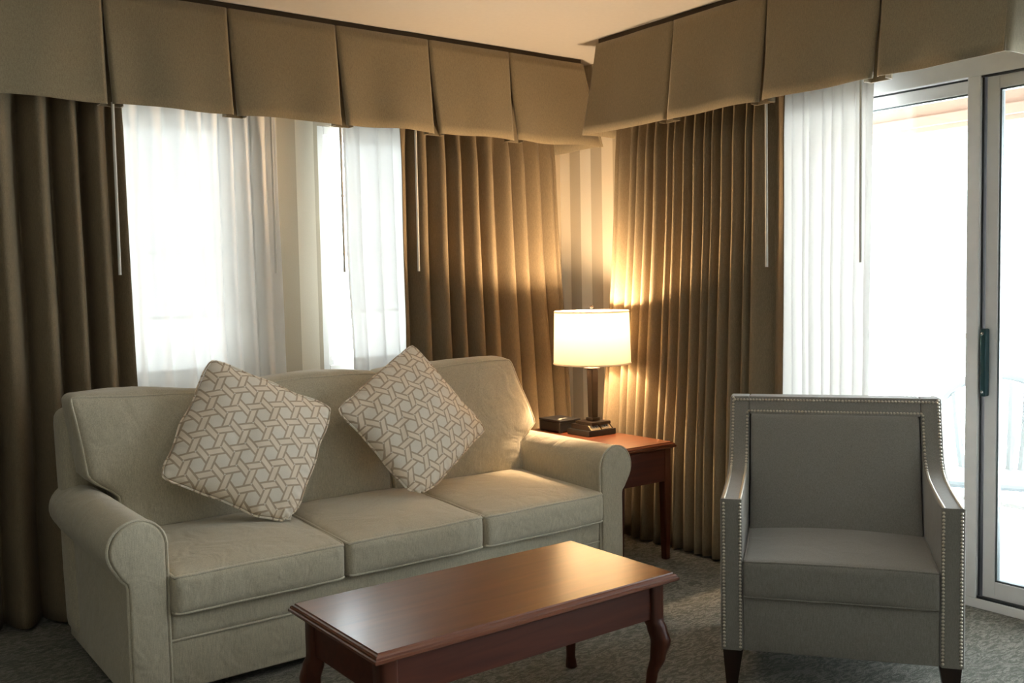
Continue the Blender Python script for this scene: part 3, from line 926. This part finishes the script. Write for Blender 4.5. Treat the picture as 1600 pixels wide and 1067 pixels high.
def table_lamp():
    LXp, LYp = 3.388, 3.835
    t = thing('table_lamp', 'lit table lamp with a cream drum shade and dark square stem', 'lamp', (LXp, LYp, STZ))
    # outlet block with sloping socket plate
    b = B(-.095, .095, -.075, .10, 0, .030, bev=.003)
    base_ = obj('base', b, M['black'], t)
    b = bmesh.new()
    prism(b, [(-.070, .0302), (.085, .0302), (.085, .0555), (-.040, .0555)], 0, -.080, .080)
    obj('socket_block', b, M['bronze'], base_)
    for x in (-.040, .035):
        b = bmesh.new(); box(b, -.033, .033, -.0010, .0010, -.0175, .0175, bev=.0006)
        bmesh.ops.rotate(b, verts=b.verts, cent=(0, 0, 0), matrix=Matrix.Rotation(R(-50), 3, 'X'))
        bmesh.ops.translate(b, verts=b.verts, vec=(x, -.0562, .0436)); obj('socket_plate', b, M['plate'], base_)
    for x in (-.040, .035):
        b = bmesh.new(); box(b, -.022, .022, -.0015, .0015, -.013, .013, bev=.001)
        bmesh.ops.rotate(b, verts=b.verts, cent=(0, 0, 0), matrix=Matrix.Rotation(R(-50), 3, 'X'))
        bmesh.ops.translate(b, verts=b.verts, vec=(x, -.0580, .0450)); o = obj('outlet', b, M['grey'], base_)
        for dx in (-.008, .008):
            b = bmesh.new(); box(b, -.002, .002, -.0012, .0012, -.006, .006)
            bmesh.ops.rotate(b, verts=b.verts, cent=(0, 0, 0), matrix=Matrix.Rotation(R(-50), 3, 'X'))
            bmesh.ops.translate(b, verts=b.verts, vec=(x + dx, -.0592, .0460)); obj('outlet_slot', b, M['black'], base_)
    obj('foot_plate', B(-.066, .066, -.066, .066, .056, .072, bev=.003), M['bronze'], t)
    obj('collar', B(-.027, .027, -.027, .027, .0725, .088, bev=.003), M['bronze'], t)
    b = bmesh.new()
    vs = []
    for z, h in ((.088, .019), (.345, .0225), (.345, .0225)):
        vs.append([b.verts.new((sx * h, sy * h, z)) for sx, sy in ((-1, -1), (1, -1), (1, 1), (-1, 1))])
    for a, c in zip(vs[:1], vs[1:2]):
        for k in range(4): b.faces.new((a[k], a[(k + 1) % 4], c[(k + 1) % 4], c[k]))
    b.faces.new(list(reversed(vs[0]))); b.faces.new(vs[1]); b.verts.index_update()
    for v in vs[2]: b.verts.remove(v)
    bmesh.ops.bevel(b, geom=b.edges[:], offset=.003, segments=2, affect='EDGES')
    obj('stem', b, M['bronze'], t)
    obj('collar', B(-.030, .030, -.030, .030, .3455, .352, bev=.002), M['bronze'], t)
    b = bmesh.new(); lathe(b, [(.006, .352), (.006, .40), (.016, .402), (.016, .44), (.006, .445)], seg=16); obj('bulb_socket', b, M['plate'], t, True)
    b = bmesh.new(); lathe(b, [(.003, .640), (.003, .665), (.010, .667), (.010, .676), (.004, .680)], seg=14)
    tube(b, [(-.192, 0, .640), (.192, 0, .640)], .0018, 6); tube(b, [(0, -.192, .640), (0, .192, .640)], .0018, 6)
    hoop = [(.070 * math.cos(a), 0, .53 + .11 * math.sin(a)) for a in [R(-70 + k * 32) for k in range(9)]]
    obj('finial', b, M['bronze'], t, True)
    # shade
    b = bmesh.new(); z0, z1 = .372, .652
    lathe(b, [(.204, z0), (.2035, z0 + .002), (.196, z1 - .002), (.1955, z1), (.194, z1), (.1945, z1 - .004), (.2015, z0 + .004), (.2025, z0)], seg=72, cap=False)
    b.verts.ensure_lookup_table(); b.verts.index_update()
    sh = obj('lamp_shade', b, M['shade'], t, True, 50)
    for z, r in ((z0 + .004, .2045), (z1 - .005, .1965)):
        b = bmesh.new(); lathe(b, [(r, z - .004), (r + .0012, z - .002), (r + .0012, z + .002), (r, z + .004)], seg=72, cap=False); obj('shade_trim', b, M['shade'], sh, True)
    b = bmesh.new(); lathe(b, [(.010, .445), (.022, .465), (.030, .495), (.024, .525), (.006, .538)], seg=20); o = obj('light_bulb', b, bulbm, t, True)
    l = bpy.data.lights.new('bulb_light', 'POINT'); l.energy = LAMP_W; l.color = (1.0, 0.69, 0.40); l.shadow_soft_size = .035
    o.visible_shadow = True
    lo = bpy.data.objects.new('bulb_light', l); C.objects.link(lo); lo.parent = t; lo.location = (0, 0, .575)
table_lamp()

def radio():
    t = thing('clock_radio', 'small black clock radio on the end table behind the sofa arm', 'radio', (3.34, 4.06, STZ))
    obj('casing', B(-.070, .070, -.094, .082, 0.004, .058, bev=.006), M['black'], t)
    obj('lid', B(-.074, .074, -.098, .086, .0585, .068, bev=.004), M['black'], t)
    obj('display', B(-.03, .02, -.045, -.03, .0682, .0690), M['grey'], t)
    obj('button', B(-.055, -.035, -.07, -.055, .0682, .0700, bev=.0005), M['grey'], t)
    for x in (-.06, .06):
        for y in (-.085, .07): obj('foot', B(x - .008, x + .008, y - .008, y + .008, 0, .004), M['seal'], t)
radio()

# ------------------------------------------------------------ armchair
def armchair():
    u = Vector((0.6000944, -0.79992919, 0))
    t = thing('armchair', 'grey upholstered armchair with pewter nailhead trim facing the room before the glass door', 'armchair', (2.75557745, 1.90088793, 0), math.atan2(u.y, u.x))
    XO, XI = .386, .312
    # local: x across, y towards the chair's back, z up.  profile of one arm side (y,z)
    top = [(0.0, .650), (.12, .652), (.25, .657), (.36, .667), (.43, .685), (.475, .720), (.505, .770), (.535, .840), (.575, .935)]
    prof = [(0.0, .125), ] + top + [(.66, .935), (.655, .80), (.645, .50), (.64, .125)]
    for s in (-1, 1):
        xa, xb = (XI, XO) if s > 0 else (-XO, -XI)
        b = bmesh.new(); prism(b, prof, 0, xa, xb, bev=.007, seg=3)
        obj('arm', b, M['chair'], t, True, 40)
    # front rail
    b = B(-XI + .001, XI - .001, .004, .05, .125, .322, bev=.006, seg=3)
    for v in b.verts:
        if v.co.z < .2: v.co.z -= .006 * (1 - (v.co.x / XI) ** 2)
    obj('front_rail', b, M['chair'], t, True, 40)
    obj('seat_base', B(-XI + .001, XI - .001, .05, .60, .14, .31), M['chair'], t)
    # back: frame top rail between the arms, inset padded panel
    b = bmesh.new()
    prism(b, [(.5455, .870), (.575, .935), (.66, .935), (.658, .86)], 0, -XI, XI, bev=.005, seg=2)
    obj('top_rail', b, M['chair'], t, True, 40)
    b = bmesh.new(); prism(b, [(.50, .30), (.60, .868), (.655, .868), (.645, .14), (.60, .14)], 0, -XI + .001, XI - .001)
    obj('back_shell', b, M['chair'], t)
    b = soft_box((XI - .006, .035, .217), .014, (0, .020, 0), .0015, 41, n=(26, 4, 22), warp=lambda P: Vector((P.x, P.y + .5 + (P.z) * .34, P.z + .655)))
    obj('backrest', b, M['chair'], t, True, 50)
    # seat cushion
    half = (XI - .002, .255, .064); cen = Vector((0, .25, .388))
    w = lambda P: Vector((P.x, P.y, P.z + .005 * math.cos(P.x * 4.5) * (1 if P.z > 0 else .2) - .006 + P.y * .03)) + cen
    k = (half, .012, (0, .006, .014), .0015, 33)
    cu = obj('seat_cushion', soft_box(*k, n=(30, 22, 10), warp=w), M['chair'], t, True, 50)
    for side in (1, -1):
        b = bmesh.new(); tube(b, soft_loop(*k, 2, side, w), .004, 6, True); obj('piping', b, M['chair'], cu, True)
    # tapered legs
    for sx in (-1, 1):
        for y in (.03, .61):
            b = bmesh.new(); xc = sx * (XO - .040)
            r0, r1 = .034, .019
            va = [b.verts.new((xc + dx * r0, y + dy * r0 * .8 + .01, .125)) for dx, dy in ((-1, -1), (1, -1), (1, 1), (-1, 1))]
            vb = [b.verts.new((xc + dx * r1 + sx * .004, y + dy * r1 + .0, 0)) for dx, dy in ((-1, -1), (1, -1), (1, 1), (-1, 1))]
            for q in range(4): b.faces.new((va[q], vb[q], vb[(q + 1) % 4], va[(q + 1) % 4]))
            b.faces.new(va); b.faces.new(list(reversed(vb)))
            obj('leg', b, M['legwood'], t)
    # nailheads
    nails = []
    SP = .0118
    def run(P, Q, nrm):
        P, Q = Vector(P), Vector(Q); n = max(1, int((Q - P).length / SP))
        for i in range(n): nails.append((P.lerp(Q, (i + .5) / n), Vector(nrm)))
    for s in (-1, 1):
        for x in (XO - .012, XI + .008):
            run((s * x, -.001, .132), (s * x, -.001, .640), (0, -1, 0))
            prev = None
            tp = [(y, z) for y, z in top]
            for (a, c) in zip(tp, tp[1:]):
                if x < XO - .02 and c[1] > .90: c = (a[0] + (c[0] - a[0]) * .42, a[1] + (c[1] - a[1]) * .42)
                d = Vector((0, c[0] - a[0], c[1] - a[1])).normalized(); nn = Vector((0, -d.z, d.y))
                run(Vector((s * x, a[0], a[1])) + nn * .001, Vector((s * x, c[0], c[1])) + nn * .001, nn)
    d = Vector((0, .04, .095)).normalized(); nn = Vector((0, -d.z, d.y))
    run(Vector((-XO + .012, .569, .922)) + nn * .001, Vector((XO - .012, .569, .922)) + nn * .001, nn)
    run(Vector((-XI - .008, .5515, .8805)) + nn * .001, Vector((XI + .008, .5515, .8805)) + nn * .001, nn)
    def dome(bm, P, N):
        N = N.normalized(); a = N.cross(Vector((1, .01, 0)) if abs(N.x) < .9 else Vector((0, 0, 1))).normalized(); c = N.cross(a)
        rings = []
        for r, h in ((.0052, 0), (.0045, .0022), (.0025, .0040)):
            rings.append([bm.verts.new(P + (a * math.cos(q * PI / 4) + c * math.sin(q * PI / 4)) * r + N * h) for q in range(8)])
        tip = bm.verts.new(P + N * .0046)
        for r0, r1 in zip(rings, rings[1:]):
            for q in range(8): bm.faces.new((r0[q], r0[(q + 1) % 8], r1[(q + 1) % 8], r1[q]))
        for q in range(8): bm.faces.new((rings[-1][q], rings[-1][(q + 1) % 8], tip))
    mw = Matrix.Translation(t.location) @ Matrix.Rotation(t.rotation_euler.z, 4, 'Z')
    nails.sort(key=lambda pn: ((mw @ pn[0]) - Vector((0, 0, 1.4))).length)
    for P, N in nails[:100]:
        b = bmesh.new(); dome(b, P, N); obj('nailhead', b, M['nail'], t, True, None)
    b = bmesh.new()
    for P, N in nails[100:]: dome(b, P, N)
    o = obj('nailhead_trim', b, M['nail'], t, True, None); o['kind'] = 'stuff'
armchair()
